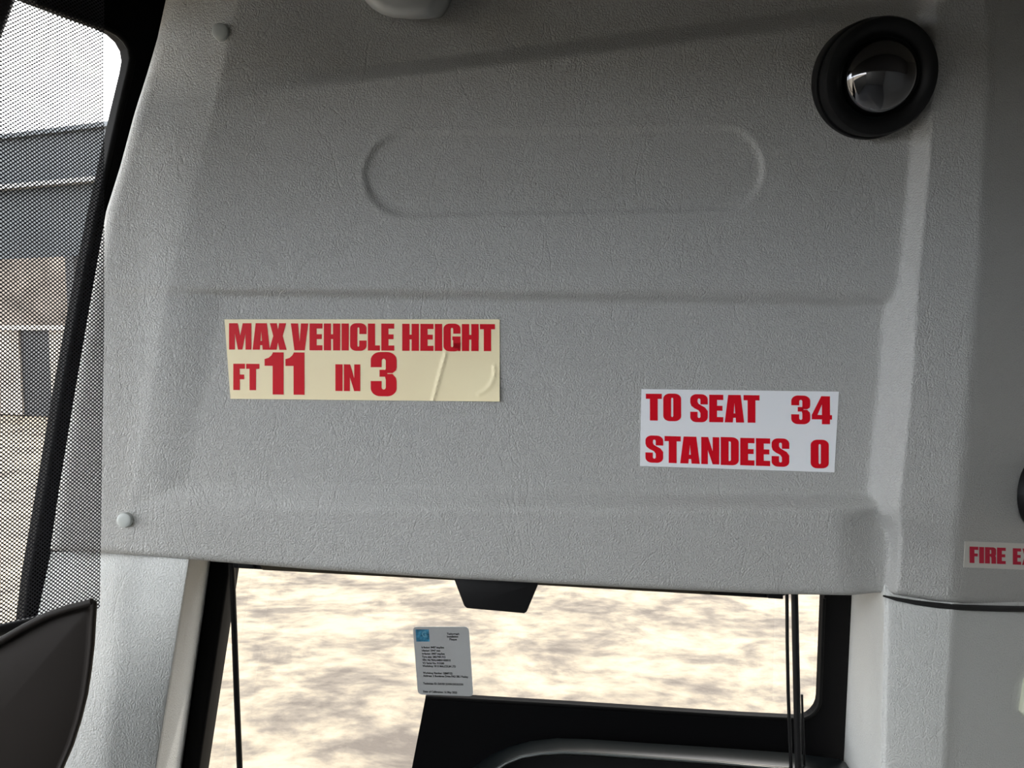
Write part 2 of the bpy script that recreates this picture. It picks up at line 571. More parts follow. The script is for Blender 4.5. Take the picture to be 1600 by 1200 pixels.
# ------------------------------------------------------------------ left window plane
A = P(215, 20, 0.862); B = P(70, 900, 0.862)
DIR = (W(-0.62, -0.78, 0) - W(0, 0, 0)).normalized()
UPV = (A - B).normalized()
NRM = DIR.cross(UPV).normalized()
EYE = Vector((0, 0, CAM_Z))
if NRM.dot(EYE - A) < 0: NRM = -NRM          # towards the room

def on_plane(px, py, off=0.0):
    r = P(px, py, 1.0) - EYE
    t = ((A + NRM * off) - EYE).dot(NRM) / r.dot(NRM)
    return EYE + r * t

def uv_of(p):
    q = p - B
    # coordinates along DIR and UPV (not orthogonal)
    a11 = DIR.dot(DIR); a12 = DIR.dot(UPV); a22 = UPV.dot(UPV)
    b1 = q.dot(DIR); b2 = q.dot(UPV)
    det = a11 * a22 - a12 * a12
    return ((b1 * a22 - b2 * a12) / det, (a11 * b2 - a12 * b1) / det)

def from_uv(u, v, off=0.0):
    return B + DIR * u + UPV * v + NRM * off

inner_px = [(44, 900), (65, 780), (92, 620), (118, 480), (146, 340), (166, 250), (184, 170), (198, 112), (201.5, 92), (199, 76), (191, 62), (178, 50), (160, 41), (130, 30), (90, 15), (50, 0)]
inner = [uv_of(on_plane(*p)) for p in inner_px]
u_e, v_e = inner[-1]
du = inner[-1][0] - inner[-4][0]; dv = inner[-1][1] - inner[-4][1]
sl = dv / du
LEN = 1.0
# close the opening; unseen far end shaped to admit sky and cut ground light
v_bot = uv_of(on_plane(30, 1010))[1] - 0.28
top_far = (LEN, v_e + sl * 0.3 * (LEN - u_e))
inner_loop = [(inner[0][0] - 0.012, v_bot)] + inner + [(0.17, v_e + 0.005), (0.30, 0.70), (0.42, 0.79), (LEN, 0.80), (LEN, v_bot + 0.58), (0.40, v_bot + 0.1), (0.25, v_bot)]
# outer loop of the black surround, hidden behind panel edge on the right
v_top = uv_of(on_plane(120, -260))[1]
outer_r = -0.16
def surround():
    n = len(inner_loop)
    outer = []
    for i, (u, v) in enumerate(inner_loop):
        if i == 0: outer.append((outer_r, v_bot - 0.5))
        elif i <= 11: outer.append((outer_r, v if i > 1 else v_bot))
        elif i == 12: outer.append((outer_r, v_top))
        elif i < n - 4: outer.append((u, v_top))
        elif i == n - 4: outer.append((LEN + 0.1, v_top))
        elif i == n - 3: outer.append((LEN + 0.1, v_bot - 0.5))
        elif i == n - 2: outer.append((0.40, v_bot - 0.5))
        else: outer.append((0.25, v_bot - 0.5))
    vs = [from_uv(*p) for p in inner_loop] + [from_uv(*p) for p in outer]
    vs += [v - NRM * 0.02 for v in vs]
    fs = []
    for i in range(n):
        j = (i + 1) % n
        fs.append((i, j, n + j, n + i))
        fs.append((2 * n + i, 2 * n + n + i, 2 * n + n + j, 2 * n + j))
        fs.append((i, 2 * n + i, 2 * n + j, j))
        fs.append((n + i, n + j, 3 * n + j, 3 * n + i))
    return link('window_1', vs, fs, M_FRIT)
w1 = surround()
tag(w1, kind='structure')
g = [from_uv(u, v, -0.014) for u, v in inner_loop]
link('window_pane', g, [list(range(len(g)))], M_GLASS2, w1)
# rubber strip down the right side of the opening
sp = [from_uv(u - 0.003, v, 0.001) for u, v in inner_loop[:17]]
tube('rubber_seal', sp, 0.004, M_BLACKR, w1, 8)

# ------------------------------------------------------------------ perforated roller blind
def blind():
    q0 = P(163, 0, 0.765)
    du_ = DIR
    rowsn, coln = 40, 12
    vs, fs, uvs = [], [], []
    LENB = 0.18
    for i in range(rowsn + 1):
        t = i / rowsn
        y = lerp(-330, 950, t)
        xe = 163 if y < 500 else 163 - (y - 500) / 460 * 7
        p = P(xe, y, 0.765)
        for j in range(coln + 1):
            vs.append(p + du_ * (LENB * j / coln))
            uvs.append((LENB * j / coln, (W(0, 0, 0).z) * 0 + t * 1280 / F * 0.765))
    n = coln + 1
    for i in range(rowsn):
        for j in range(coln):
            fs.append((i * n + j, (i + 1) * n + j, (i + 1) * n + j + 1, i * n + j + 1))
    org = P(100, 950, 0.7)
    me = bpy.data.meshes.new('blind_fabric')
    root = empty('perforated_blind', org)
    me.from_pydata([v - org for v in vs], [], fs)
    uvl = me.uv_layers.new(name='UVMap')
    for lp in me.loops:
        uvl.data[lp.index].uv = uvs[lp.vertex_index]
    me.materials.append(M_BLIND)
    o = bpy.data.objects.new('blind_fabric', me)
    COL.objects.link(o); o.parent = root
    # bottom bar (behind the cowl)
    a = vs[-n + 2] ; b = vs[-1]
    tube('bottom_bar', [a, b], 0.006, M_BLACK, root, 10)
    c = vs[0]; d = vs[n - 1]
    tube('roller', [c, d], 0.018, M_BLACK, root, 16)
    return root
bl = blind()
tag(bl, 'black perforated roller blind hanging over the side window beside the grey panel', 'blind')

# ------------------------------------------------------------------ lower window with black surround
DW = 0.965
def lower_window():
    # opening outline (px) clockwise from the upper left
    arc = []
    for k in range(7):
        a = k / 6 * math.pi / 2
        arc.append((1249 + 33 * math.cos(a), 1091 + 33 * math.sin(a) + (1 - math.cos(a)) * 0))
    inn = [(366, 800), (1294, 800), (1288, 935), (1284, 1040)] + arc + [(1150, 1119), (900, 1103), (665, 1089), (642, 1208), (560, 1600), (255, 1600), (309, 1200)]
    out = [(280, 700), (1360, 700), (1345, 935), (1340, 1040)] + [(1335, 1091 + 30 * k) for k in range(7)] + [(1150, 1400), (900, 1420), (760, 1480), (700, 1560), (600, 1700), (150, 1700), (230, 1200)]
    n = len(inn)
    vs = [P(x, y, DW) for x, y in inn] + [P(x, y, DW) for x, y in out]
    off = W(0, 0.015, 0) - W(0, 0, 0)
    vs += [v + off for v in vs]
    fs = []
    for i in range(n):
        j = (i + 1) % n
        fs += [(i, n + i, n + j, j), (2 * n + i, 2 * n + j, 3 * n + j, 3 * n + i), (i, j, 2 * n + j, 2 * n + i), (n + i, 3 * n + i, 3 * n + j, n + j)]
    o = link('window_2', vs, fs, M_FRIT)
    tag(o, kind='structure')
    pane = [P(x, y, DW + 0.008) for x, y in [(300, 740), (1350, 740), (1340, 1300), (560, 1650), (200, 1650)]]
    link('window_pane', pane, [list(range(5))], M_GLASS, o)
    # thin beaded lip along the inner edge
    lip = [P(x, y, DW - 0.002) for x, y in inn[2:14]]
    tube('edge_seal', lip, 0.0022, M_BLACKR, o, 8)
    # left post
    ps = [(330, 860), (359, 860), (359, 884), (311, 1200), (250, 1600), (215, 1600), (283, 1200)]
    prism('frame_post', ps, 0.925, 0.965, M_BLACKR, o, bev=0.004)
    return o
lower_window()

# roller blind of the lower window: housing, rods and pull handle
def front_blind():
    org = P(800, 900, 0.85)
    root = empty('roller_blind', org)
    prism('roller_housing', [(364, 860), (1228, 905), (1228, 931), (1200, 935), (364, 888)], 0.835, 0.86, M_BLACK, root, bev=0.002)
    prism('bottom_rail', [(400, 870), (1110, 910), (1110, 928), (410, 891)], 0.826, 0.835, M_ALU, root, bev=0.001)
    for x0, x1, y in ((372, 396, 888), (1200, 1224, 935)):
        prism('end_bracket', [(x0, y - 10), (x1, y - 10), (x1, y + 1.5), (x0, y)], 0.83, 0.84, M_BLACK, root, bev=0.001)
    hp = [(708, 902), (843, 909), (841, 914), (823, 957), (819, 959), (729, 951), (725, 947)]
    h = prism('pull_handle', hp, 0.822, 0.84, M_BLACK, root, bev=0.002)
    # recess in the handle
    fr = [(732, 915), (818, 922), (806, 943), (738, 938)]
    inner = prism('finger_recess', fr, 0.8215, 0.8225, M_GLOSSB, h, bev=0.0004)
    lipv = [P(x, y, 0.8215) for x, y in [(724, 906), (733, 942), (812, 948), (829, 914)]]
    tube('rim', lipv, 0.0012, M_BLACK, h, 8)
    return root
fb = front_blind()
tag(fb, 'black roller blind housing with trapezoid pull handle under the header panel edge', 'blind')

def rod(name, pts, r, label):
    o = tube(name, [P(*p) for p in pts], r, M_BLACK, None, 14)
    tag(o, label, 'guide cord')
    return o
rod('guide_cord', [(362, 880, 0.872), (366, 980, 0.872), (370, 1090, 0.872), (375, 1210, 0.872), (380, 1400, 0.872)], 0.0034, 'black guide cord at the left side of lower window, beside the slanted post')
rod('guide_cord', [(1241.5, 926, 0.862), (1243, 1000, 0.862), (1245, 1090, 0.862), (1247.5, 1200, 0.862), (1252, 1400, 0.862)], 0.0040, 'thick black guide cord, outer one of the pair crossing the lower window')
rod('guide_cord', [(1229.5, 926, 0.872), (1230, 1000, 0.872), (1231.5, 1080, 0.872), (1236, 1200, 0.872), (1242, 1400, 0.872)], 0.0020, 'thin black cord running just left of the thick guide cord')
rod('guide_cord', [(1253, 1085, 0.89), (1254, 1120, 0.89), (1257, 1200, 0.89), (1262, 1400, 0.89)], 0.0014, 'short thin dark cord low down, right of the thick guide cord')

# ------------------------------------------------------------------ arched dashboard hood below the window
def hood():
    out = [(700, 1260), (718, 1222), (740, 1198), (766, 1180), (795, 1167), (828, 1158), (870, 1153.5), (920, 1155), (1010, 1161), (1120, 1168), (1230, 1176), (1310, 1186), (1340, 1200)]
    inn = [(730, 1270), (748, 1232), (768, 1208), (790, 1193), (815, 1183), (845, 1178), (880, 1176), (925, 1178), (1010, 1184), (1120, 1192), (1230, 1202), (1305, 1214), (1330, 1225)]
    rows = []
    secs = [(0.0, 0.935), (0.12, 0.925), (0.5, 0.895), (0.85, 0.872), (0.97, 0.868), (1.0, 0.870)]
    for s, d in secs:
        rows.append([(a[0] + (b[0] - a[0]) * s, a[1] + (b[1] - a[1]) * s, d) for a, b in zip(out, inn)])
    rows.append([(b[0], b[1] + 4, 0.93) for b in inn])
    root = empty('dashboard_hood', P(1000, 1300, 0.88))
    o = strip('hood_shell', rows, M_GLOSSB, root)
    lipv = [P(b[0], b[1], 0.868) for b in inn]
    tube('hood_lip', lipv, 0.0012, mat('lip highlight plastic', (0.06, 0.07, 0.07), 0.25), root, 8)  # lighter lip colour paints the highlight along the hood's inner edge
    prism('instrument_face', [(700, 1290)] + [(x, y + 2) for x, y in inn] + [(1340, 1400), (700, 1400)], 0.925, 0.935, M_BLACK, root)
    return root
tag(hood(), 'glossy black arched dashboard hood rising at the foot of lower window', 'dashboard')

# ------------------------------------------------------------------ plaque on the glass
def rounded_quad(c, r, seg=5):
    """c: 4 px corners (clockwise); rounded outline"""
    out = []
    for i in range(4):
        p = Vector(c[i]); a = (Vector(c[i - 1]) - p).normalized(); b = (Vector(c[(i + 1) % 4]) - p).normalized()
        for k in range(seg + 1):
            t = k / seg
            q = p + a * r * (1 - t) ** 2 + b * r * t ** 2
            out.append((q.x, q.y))
    return out

def text_mesh(body, size=1.0, align='LEFT'):
    cu = bpy.data.curves.new('t', 'FONT')
    cu.body = body
    cu.size = size
    cu.align_x = align
    cu.offset = 0.03
    cu.resolution_u = 2
    ob = bpy.data.objects.new('t', cu)
    COL.objects.link(ob)
    bpy.context.view_layer.update()
    dg = bpy.context.evaluated_depsgraph_get()
    me = bpy.data.meshes.new_from_object(ob.evaluated_get(dg))
    vs = [v.co.copy() for v in me.vertices]
    fs = [tuple(p.vertices) for p in me.polygons]
    bpy.data.objects.remove(ob); bpy.data.curves.remove(cu); bpy.data.meshes.remove(me)
    return vs, fs

def plaque():
    C4 = [(645, 979.5), (732.5, 979.5), (739.5, 1088), (653, 1085)]
    d = 0.962
    root = empty('calibration_plaque', P(693, 1088, d))
    prism('card', rounded_quad(C4, 7), d - 0.0012, d, M_PLAQUE, root)
    def at(s, t, dd=d - 0.0016):
        a = Vector(C4[0]).lerp(Vector(C4[1]), s); b = Vector(C4[3]).lerp(Vector(C4[2]), s)
        q = a.lerp(b, t)
        return P(q.x, q.y, dd)
    prism('hologram', [(649, 983.5), (670, 983.5), (671.3, 1002.5), (650.5, 1002.5)], d - 0.0015, d - 0.0012, M_HOLO, root)
    lines = [(0.60, 0.115, 0.22, 'Tachograph'), (0.60, 0.155, 0.20, 'Installation'), (0.64, 0.195, 0.13, 'Plaque'),
             (0.13, 0.315, 0.40, 'k-factor: 8407 imp/km'), (0.13, 0.362, 0.33, 'l-factor: 2947 mm'), (0.125, 0.408, 0.41, 'w-factor: 8407 imp/km'),
             (0.125, 0.455, 0.42, 'Tyre size: 285/70R19.5'), (0.125, 0.502, 0.51, 'VIN: NLTRHLAMR01000010'), (0.125, 0.547, 0.39, 'VU Serial No: 915280'),
             (0.12, 0.590, 0.60, 'Workshop: W H MALCOLM LTD'), (0.12, 0.692, 0.53, 'Workshop Number: GBMF122'), (0.12, 0.735, 0.81, 'Address: 2 Burnbrae Drive PA3 3BU Paisley'),
             (0.11, 0.848, 0.72, 'Technician ID: DAVID JOHN DICKSON'), (0.10, 0.968, 0.61, 'Date of Calibration: 16 May 2023')]
    V, Fc = [], []
    for s, t, w, body in lines:
        vs, fs = text_mesh(body)
        x0 = min(v.x for v in vs); x1 = max(v.x for v in vs)
        k = w / (x1 - x0)
        b = len(V)
        for v in vs:
            V.append(at(s + (v.x - x0) * k, t - v.y * 0.042))
        Fc += [tuple(b + i for i in f) for f in fs]
    link('lettering', V, Fc, M_INK, root)
    hv, hf = text_mesh('G')
    V = [at(0.15 + v.x * 0.12, 0.15 - v.y * 0.12, d - 0.0018) for v in hv]
    link('hologram_letter', V, hf, mat('pale foil', (0.13, 0.34, 0.46), 0.3), root)
    return root
tag(plaque(), 'small pale grey calibration plaque with blue hologram stuck on lower window glass', 'plaque')

# ------------------------------------------------------------------ heavy condensed lettering
def rr(w, h, rx, ry, seg=6, x0=0.0, y0=0.0, sharp_left=False, ycuts=()):
    """rounded-rectangle outline, counter-clockwise from the right side's upper cut"""
    pts = []
    def arc(cx, cy, a0):
        for k in range(seg + 1):
            a = math.radians(a0 + 90 * k / seg)
            pts.append((x0 + cx + rx * math.cos(a), y0 + cy + ry * math.sin(a)))
    for yc in ycuts: pts.append((x0 + w, yc))
    arc(w - rx, h - ry, 0)
    if sharp_left:
        for k in range(seg + 1): pts.append((x0 + min(0.001 * (seg - k), 0.01), y0 + h))
        for k in range(seg + 1): pts.append((x0 + min(0.001 * k, 0.01), y0))
    else:
        arc(rx, h - ry, 90); arc(rx, ry, 180)
    arc(w - rx, ry, 270)
    return pts

def glyph(ch):
    """returns (width, [polygons]) in units of cap height"""
    S = 0.25; T = 0.155
    R = lambda x0, y0, x1, y1: [(x0, y0), (x1, y0), (x1, y1), (x0, y1)]
    def pairs(a, b): return [[a[i], b[i], b[i + 1], a[i + 1]] for i in range(len(a) - 1)]
    def ring(w, cut=None, sharp=False):
        ov = 0.012
        o = rr(w, 1 + 2 * ov, 0.21, 0.19, 6, 0, -ov, sharp, cut or ())
        i = rr(w - 2 * S, 1 - 2 * T + 2 * ov, (w - 2 * S) / 2, 0.055, 6, S, T - ov, sharp, cut or ())
        if cut: return pairs(o[1:], i[1:]) + pairs([o[-1], (w, cut[0])], [i[-1], (w - S, cut[0])])
        return pairs(o + o[:1], i + i[:1])
    if ch == 'I': return S, [R(0, 0, S, 1)]
    if ch == 'L': return 0.42, [R(0, 0, S, 1), R(S, 0, 0.42, 0.19)]
    if ch == 'E': return 0.45, [R(0, 0, S, 1), R(S, 0, 0.45, 0.19), R(S, 0.81, 0.45, 1), R(S, 0.42, 0.425, 0.60)]
    if ch == 'F': return 0.45, [R(0, 0, S, 1), R(S, 0.81, 0.45, 1), R(S, 0.41, 0.42, 0.59)]
    if ch == 'H': return 0.57, [R(0, 0, S, 1), R(0.57 - S, 0, 0.57, 1), R(S, 0.42, 0.57 - S, 0.60)]
    if ch == 'T': return 0.51, [R(0, 0.81, 0.51, 1), R(0.13, 0, 0.38, 0.81)]
    if ch == 'N': return 0.57, [R(0, 0, 0.21, 1), R(0.36, 0, 0.57, 1), [(0.20, 1), (0.20, 0.55), (0.36, 0), (0.37, 0), (0.37, 0.45), (0.22, 1)]]
    if ch == 'M': return 0.80, [R(0, 0, 0.21, 1), R(0.59, 0, 0.80, 1), [(0.20, 1), (0.31, 1), (0.40, 0.53), (0.40, 0), (0.32, 0), (0.20, 0.67)], [(0.60, 1), (0.49, 1), (0.40, 0.53), (0.40, 0), (0.48, 0), (0.60, 0.67)]]
    if ch == 'A': return 0.62, [[(0, 0), (0.26, 0), (0.31, 0.70), (0.31, 1), (0.11, 1)], [(0.62, 0), (0.36, 0), (0.31, 0.70), (0.31, 1), (0.51, 1)], R(0.25, 0.17, 0.37, 0.33)]
    if ch == 'V': return 0.60, [[(0, 1), (0.25, 1), (0.30, 0.32), (0.30, 0), (0.12, 0)], [(0.60, 1), (0.35, 1), (0.30, 0.32), (0.30, 0), (0.48, 0)]]
    if ch == 'X': return 0.62, [[(0.02, 1), (0.27, 1), (0.31, 0.76), (0.35, 1), (0.60, 1), (0.48, 0.52), (0.62, 0), (0.36, 0), (0.31, 0.27), (0.26, 0), (0, 0), (0.14, 0.52)]]
    if ch in 'O0': return 0.57, ring(0.57)
    if ch == 'D': return 0.57, ring(0.57, sharp=True)
    if ch == 'C': return 0.57, ring(0.57, cut=(0.37, 0.61))
    if ch == 'G': return 0.58, ring(0.58, cut=(0.30, 0.64)) + [R(0.30, 0.40, 0.58, 0.54), R(0.33, 0.10, 0.58, 0.42), R(0.49, 0, 0.58, 0.2)]
    if ch == 'U':
        q = ring(0.57)
        return 0.57, [p for p in q if sum(v[1] for v in p) / 4 < 0.6] + [R(0, 0.2, S, 1), R(0.57 - S, 0.2, 0.57, 1)]
    if ch == 'R': 
        o = rr(0.57, 0.56, 0.16, 0.15, 6, 0, 0.44, True); i = rr(0.07, 0.24, 0.035, 0.04, 6, S, 0.60, True)
        return 0.57, pairs(o + o[:1], i + i[:1]) + [R(0, 0, S, 0.5), R(0.33, 0, 0.565, 0.40), [(0.27, 0.44), (0.33, 0.36), (0.565, 0.38), (0.53, 0.50), (0.3, 0.56)]]
    if ch == '1': return 0.47, [R(0.20, 0, 0.47, 1), [(0, 0.80), (0, 0.66), (0.20, 0.66), (0.21, 1)][:0] or [(0.0, 0.84), (0.0, 0.68), (0.21, 0.68), (0.21, 1.0), (0.17, 0.93), (0.10, 0.87)]]
    if ch == '4': return 0.60, [R(0.30, 0, 0.54, 0.17), R(0.30, 0.17, 0.60, 0.33), [(0.54, 0.33), (0.54, 1), (0.28, 1), (0.0, 0.33), (0.0, 0.17), (0.30, 0.17), (0.30, 0.33), (0.17, 0.33), (0.30, 0.70), (0.30, 0.33)]]
    def arcp(cx, cy, rx, ry, a0, a1, n=8):
        return [(cx + rx * math.cos(math.radians(lerp(a0, a1, k / n))), cy + ry * math.sin(math.radians(lerp(a0, a1, k / n)))) for k in range(n + 1)]
    if ch == 'S':
        w = 0.56; s = 0.235
        o = [(w, 0.64)] + arcp(w - 0.20, 0.82, 0.20, 0.19, 0, 90) + arcp(0.20, 0.82, 0.20, 0.19, 90, 180) + [(0, 0.70), (0.035, 0.585), (0.13, 0.50), (0.27, 0.42), (w - s, 0.33)]
        i = [(w - s, 0.64)] + arcp(w / 2, 0.80, w / 2 - s, 0.055, 0, 90) + arcp(w / 2, 0.80, w / 2 - s, 0.055, 90, 180) + [(s, 0.73), (s + 0.03, 0.665), (0.36, 0.60), (0.475, 0.53), (w, 0.40)]
        a = [(x, y) for x, y in o]; b = list(i)
        a2 = [(w - s, 0.33)] + arcp(w / 2, 0.20, w / 2 - s, 0.055, 0, -90) + arcp(w / 2, 0.20, w / 2 - s, 0.055, -90, -180) + [(s, 0.37)]
        b2 = [(w, 0.40)] + arcp(w - 0.20, 0.18, 0.20, 0.19, 0, -90) + arcp(0.20, 0.18, 0.20, 0.19, -90, -180) + [(0, 0.37)]
        return w, pairs(a, b) + pairs(a2, b2)
    if ch == '3':
        w = 0.56; s = 0.235
        up_o = [(0, 0.66)] + arcp(0.20, 0.82, 0.20, 0.19, 180, 90) + arcp(w - 0.20, 0.82, 0.20, 0.19, 90, 0) + [(w, 0.66), (w - 0.015, 0.585), (w - 0.09, 0.525)]
        up_i = [(s, 0.66)] + arcp(w / 2, 0.80, w / 2 - s, 0.055, 180, 90) + arcp(w / 2, 0.80, w / 2 - s, 0.055, 90, 0) + [(w - s, 0.68), (w - s, 0.63), (w - s - 0.03, 0.525)]
        lo_o = [(x, 1.03 - y) for x, y in up_o]; lo_i = [(x, 1.03 - y) for x, y in up_i]
        lo_o = [(x, y - 0.03 * (1 if y < .45 else 0)) for x, y in lo_o]; lo_i = [(x, y - 0.03 * (1 if y < .45 else 0)) for x, y in lo_i]
        return w, pairs(up_o, up_i) + pairs(lo_o, lo_i) + [R(0.19, 0.44, 0.36, 0.60)]
    raise KeyError(ch)

def sticker(name, corners, words, film, ink, d_fn, label, lift=0.0012, crease=None):
    """corners: px of TL, TR, BR, BL; words: (text, x0, x1, ytop0, ytop1, ybot0, ybot1)"""
    root = empty(name, P(sum(c[0] for c in corners) / 4, corners[2][1], D0))
    nx, ny = 150, 44
    vs, fs = [], []
    def dd(x, y): return d_fn(x, y) - lift - (crease(x, y) if crease else 0)
    for i in range(ny + 1):
        for j in range(nx + 1):
            s = j / nx; t = i / ny
            a = Vector(corners[0]).lerp(Vector(corners[1]), s); b = Vector(corners[3]).lerp(Vector(corners[2]), s)
            q = a.lerp(b, t)
            vs.append(P(q.x, q.y, dd(q.x, q.y)))
    n = nx + 1
    for i in range(ny):
        for j in range(nx):
            fs.append((i * n + j, (i + 1) * n + j, (i + 1) * n + j + 1, i * n + j + 1))
    # back edge thickness
    off = W(0, 0.0008, 0) - W(0, 0, 0)
    border = [j for j in range(n)] + [i * n + nx for i in range(1, ny + 1)] + [ny * n + j for j in range(nx - 1, -1, -1)] + [i * n for i in range(ny - 1, 0, -1)]
    b0 = len(vs)
    vs += [vs[k] + off for k in border]
    for k in range(len(border)):
        k2 = (k + 1) % len(border)
        fs.append((border[k], border[k2], b0 + k2, b0 + k))
    o = link('film', vs, fs, film, root)
    o.data.shade_smooth()
    try: o.data.set_sharp_from_angle(angle=math.radians(50))
    except Exception: pass
    V, Fc = [], []
    for text, x0, x1, yt0, yt1, yb0, yb1 in words:
        adv = 0; items = []
        for ch in text:
            w, polys = glyph(ch)
            gap = 0.045
            if items and (items[-1][2], ch) in (('A', 'T'), ('T', 'A'), ('A', 'X'), ('L', 'T')): gap = -0.02
            if items: adv += gap
            items.append((adv, polys, ch)); adv += w
        for ax, polys, ch in items:
            for pl in polys:
                b = len(V)
                ok = []
                for gx, gy in pl:
                    s = (ax + gx) / adv
                    x = x0 + (x1 - x0) * s
                    y = lerp(yb0, yb1, s) + (lerp(yt0, yt1, s) - lerp(yb0, yb1, s)) * gy
                    V.append(P(x, y, dd(x, y) - 0.0003))
                Fc.append(tuple(range(b, b + len(pl))))
    link('lettering', V, Fc, ink, root)
    tag(root, label, 'sticker')
    return root

def z1(X, Y): return (340 + X / 3.478, 480 + Y / 3.478)
def w1_(t, X0, X1, T0, T1, B0, B1): return (t, *(340 + X / 3.478 for X in (X0, X1)), *(480 + Y / 3.478 for Y in (T0, T1, B0, B1)))
def cr(x, y):
    """raised film creases and lifted lower right corner"""
    e = 0.0
    cxl = 340 + (1240 - 40 * max(0, (y - 552) / 75)) / 3.478
    if y > 550: e += 0.0016 * math.exp(-((x - cxl + (y - 552) * 0.12) / 2.2) ** 2)
    e += 0.0025 * max(0, (x - 700) / 80) * max(0, (y - 570) / 55)
    r = math.hypot((x - 735) / 1.0, (y - 580) / 1.0)
    if x > 745 and y > 570: e += 0.0013 * math.exp(-((r - 38) / 2.0) ** 2)
    return e
flat_d = lambda x, y: surf(x, y)
sticker('height_sticker', [z1(37, 66), z1(1533, 66), z1(1533, 513), z1(70, 498)],
        [w1_('MAX', 62, 375, 87, 87, 230, 232), w1_('VEHICLE', 398, 960, 88, 89, 234, 236), w1_('HEIGHT', 1003, 1507, 90, 92, 237, 239),
         w1_('FT', 85, 227, 307, 308, 450, 451), w1_('11', 255, 472, 245, 246, 474, 476), w1_('IN', 640, 775, 310, 311, 455, 456), w1_('3', 832, 973, 246, 246, 481, 482)],
        M_CREAM, M_RED, flat_d, 'cream sticker with red maximum vehicle height lettering, 11 ft 3 in', crease=cr)
def w2_(t, X0, X1, T0, T1, B0, B1): return (t, *(980 + X / 4.571 for X in (X0, X1)), *(590 + Y / 4.571 for Y in (T0, T1, B0, B1)))
sticker('seating_sticker', [(980 + X / 4.571, 590 + Y / 4.571) for X, Y in ((102, 82), (1512, 100), (1480, 677), (92, 632))],
        [w2_('TO', 133, 385, 115, 117, 306, 310), w2_('SEAT', 450, 945, 120, 126, 316, 323), w2_('34', 1172, 1463, 129, 134, 330, 334),
         w2_('STANDEES', 130, 1158, 414, 438, 604, 637), w2_('0', 1310, 1440, 445, 447, 645, 647)],
        M_WHITE, M_RED, flat_d, 'white sticker with red seating lettering, to seat 34, standees 0')
sticker('fire_sticker', [(1508, 845.5), (1790, 857), (1788, 898), (1506, 886.5)],
        [('FIRE', 1515, 1571.5, 854, 856, 879.5, 881.5), ('EXTINGUISHER', 1582.5, 1770, 856.5, 864, 882, 890)],
        mat('off-white sticker film', (0.62, 0.60, 0.55), 0.35), M_RED2, flat_d, 'narrow off-white sticker with crimson fire lettering at the right edge')

# ------------------------------------------------------------------ screw caps
def cap(px, py, r, label):
    d = surf(px, py)
    c = P(px, py, d + 0.001)
    ax = (EYE - c).normalized() * 0.25 + (W(0, -1, 0) - W(0, 0, 0)) * 0.9 + Vector((-0.12, 0, 0))
    o = lathe('screw_cap', c, ax, [(r * 0.9, -0.002), (r * 0.95, 0.0), (r, 0.002), (r, 0.0058), (r * 0.96, 0.0070), (r * 0.86, 0.0076), (r * 0.45, 0.0079), (0, 0.008)], M_BUTTON, None, 48)
    tag(o, label, 'cap', 'screw caps on the header panel')
cap(347.5, 52.5, 0.0088, 'round pale grey screw cap near the top of the header panel')
cap(198.5, 811.5, 0.0080, 'round pale grey screw cap at lower left corner of the header panel')

# ------------------------------------------------------------------ round lamp, upper right
def lamp():
    d0 = surf(1350, 130)
    base_c = P(1353, 127, d0 + 0.004)
    front = P(1374, 134, d0 - 0.038)
    root = empty('round_lamp', base_c)
    ax = (front - base_c)
    h = ax.length
    ax = (ax.normalized() * 0.55 + (W(0.10, -1, -0.03) - W(0, 0, 0)).normalized() * 0.45)
    R0 = 0.0600
    lathe('lamp_base', base_c, ax, [(R0 * 0.97, -0.01), (R0, 0.0), (R0, 0.018), (R0 * 0.985, 0.020)], M_BLACK, root, 80)
    R1 = 0.0575
    lathe('lamp_ring', base_c + ax.normalized() * 0.021, ax, [(R1 * 0.95, -0.002), (R1, 0.001), (R1 * 1.0, 0.014), (R1 * 0.97, 0.0175), (R1 * 0.90, 0.0185), (R1 * 0.80, 0.0170), (R1 * 0.70, 0.0130), (R1 * 0.66, 0.0080), (0.0, 0.0075)], M_BLACK, root, 80)
    # domed reflector bowl under a clear lens
    c = base_c + ax.normalized() * 0.030
    rd = 0.0385
    prof = [(rd * 1.02, -0.002), (rd, 0.001)] + [(rd * math.cos(a), 0.001 + 0.024 * math.sin(a)) for a in [math.radians(v) for v in range(6, 90, 6)]] + [(0, 0.025)]
    m = mat('dark mirror lens', (0.16, 0.16, 0.165), 0.05, metal=1.0)
    lathe('lens', c, ax, prof, m, root, 80)
    lathe('lens_bezel', c, ax, [(rd * 1.0, -0.001), (rd * 1.07, -0.001), (rd * 1.07, 0.0025), (rd * 1.03, 0.0032), (rd * 0.99, 0.0022)], M_GLOSSB, root, 80)
    s = base_c + ax.normalized() * 0.0405 + (W(-0.047, 0, 0.018) - W(0, 0, 0))
    lathe('screw', s, ax, [(0.0016, -0.003), (0.0016, 0.0008), (0.0008, 0.0014), (0, 0.0014)], mat('bright screw', (0.5, 0.5, 0.5), 0.3, metal=1), root, 12)
    return root
tag(lamp(), 'black round ceiling lamp with shiny domed lens at upper right of header panel', 'lamp')

def side_fitting():
    d0 = surf(1624, 772)
    c = P(1624, 770, d0 - 0.004)
    root = empty('round_fitting', c)
    ax = W(0.50, -0.86, -0.02) - W(0, 0, 0)
    lathe('outer_ring', c, ax, [(0.040, -0.004), (0.040, 0.010), (0.038, 0.0135), (0.034, 0.0145), (0.0325, 0.012), (0.0, 0.0115)], M_BLACK, root, 64)
    lathe('inner_disc', c, ax, [(0.030, 0.010), (0.030, 0.017), (0.028, 0.019), (0.0, 0.021)], mat('satin black plastic', (0.03, 0.03, 0.03), 0.35), root, 64)
    return root
tag(side_fitting(), 'black round fitting above the fire sticker, mostly past the right edge', 'fitting')

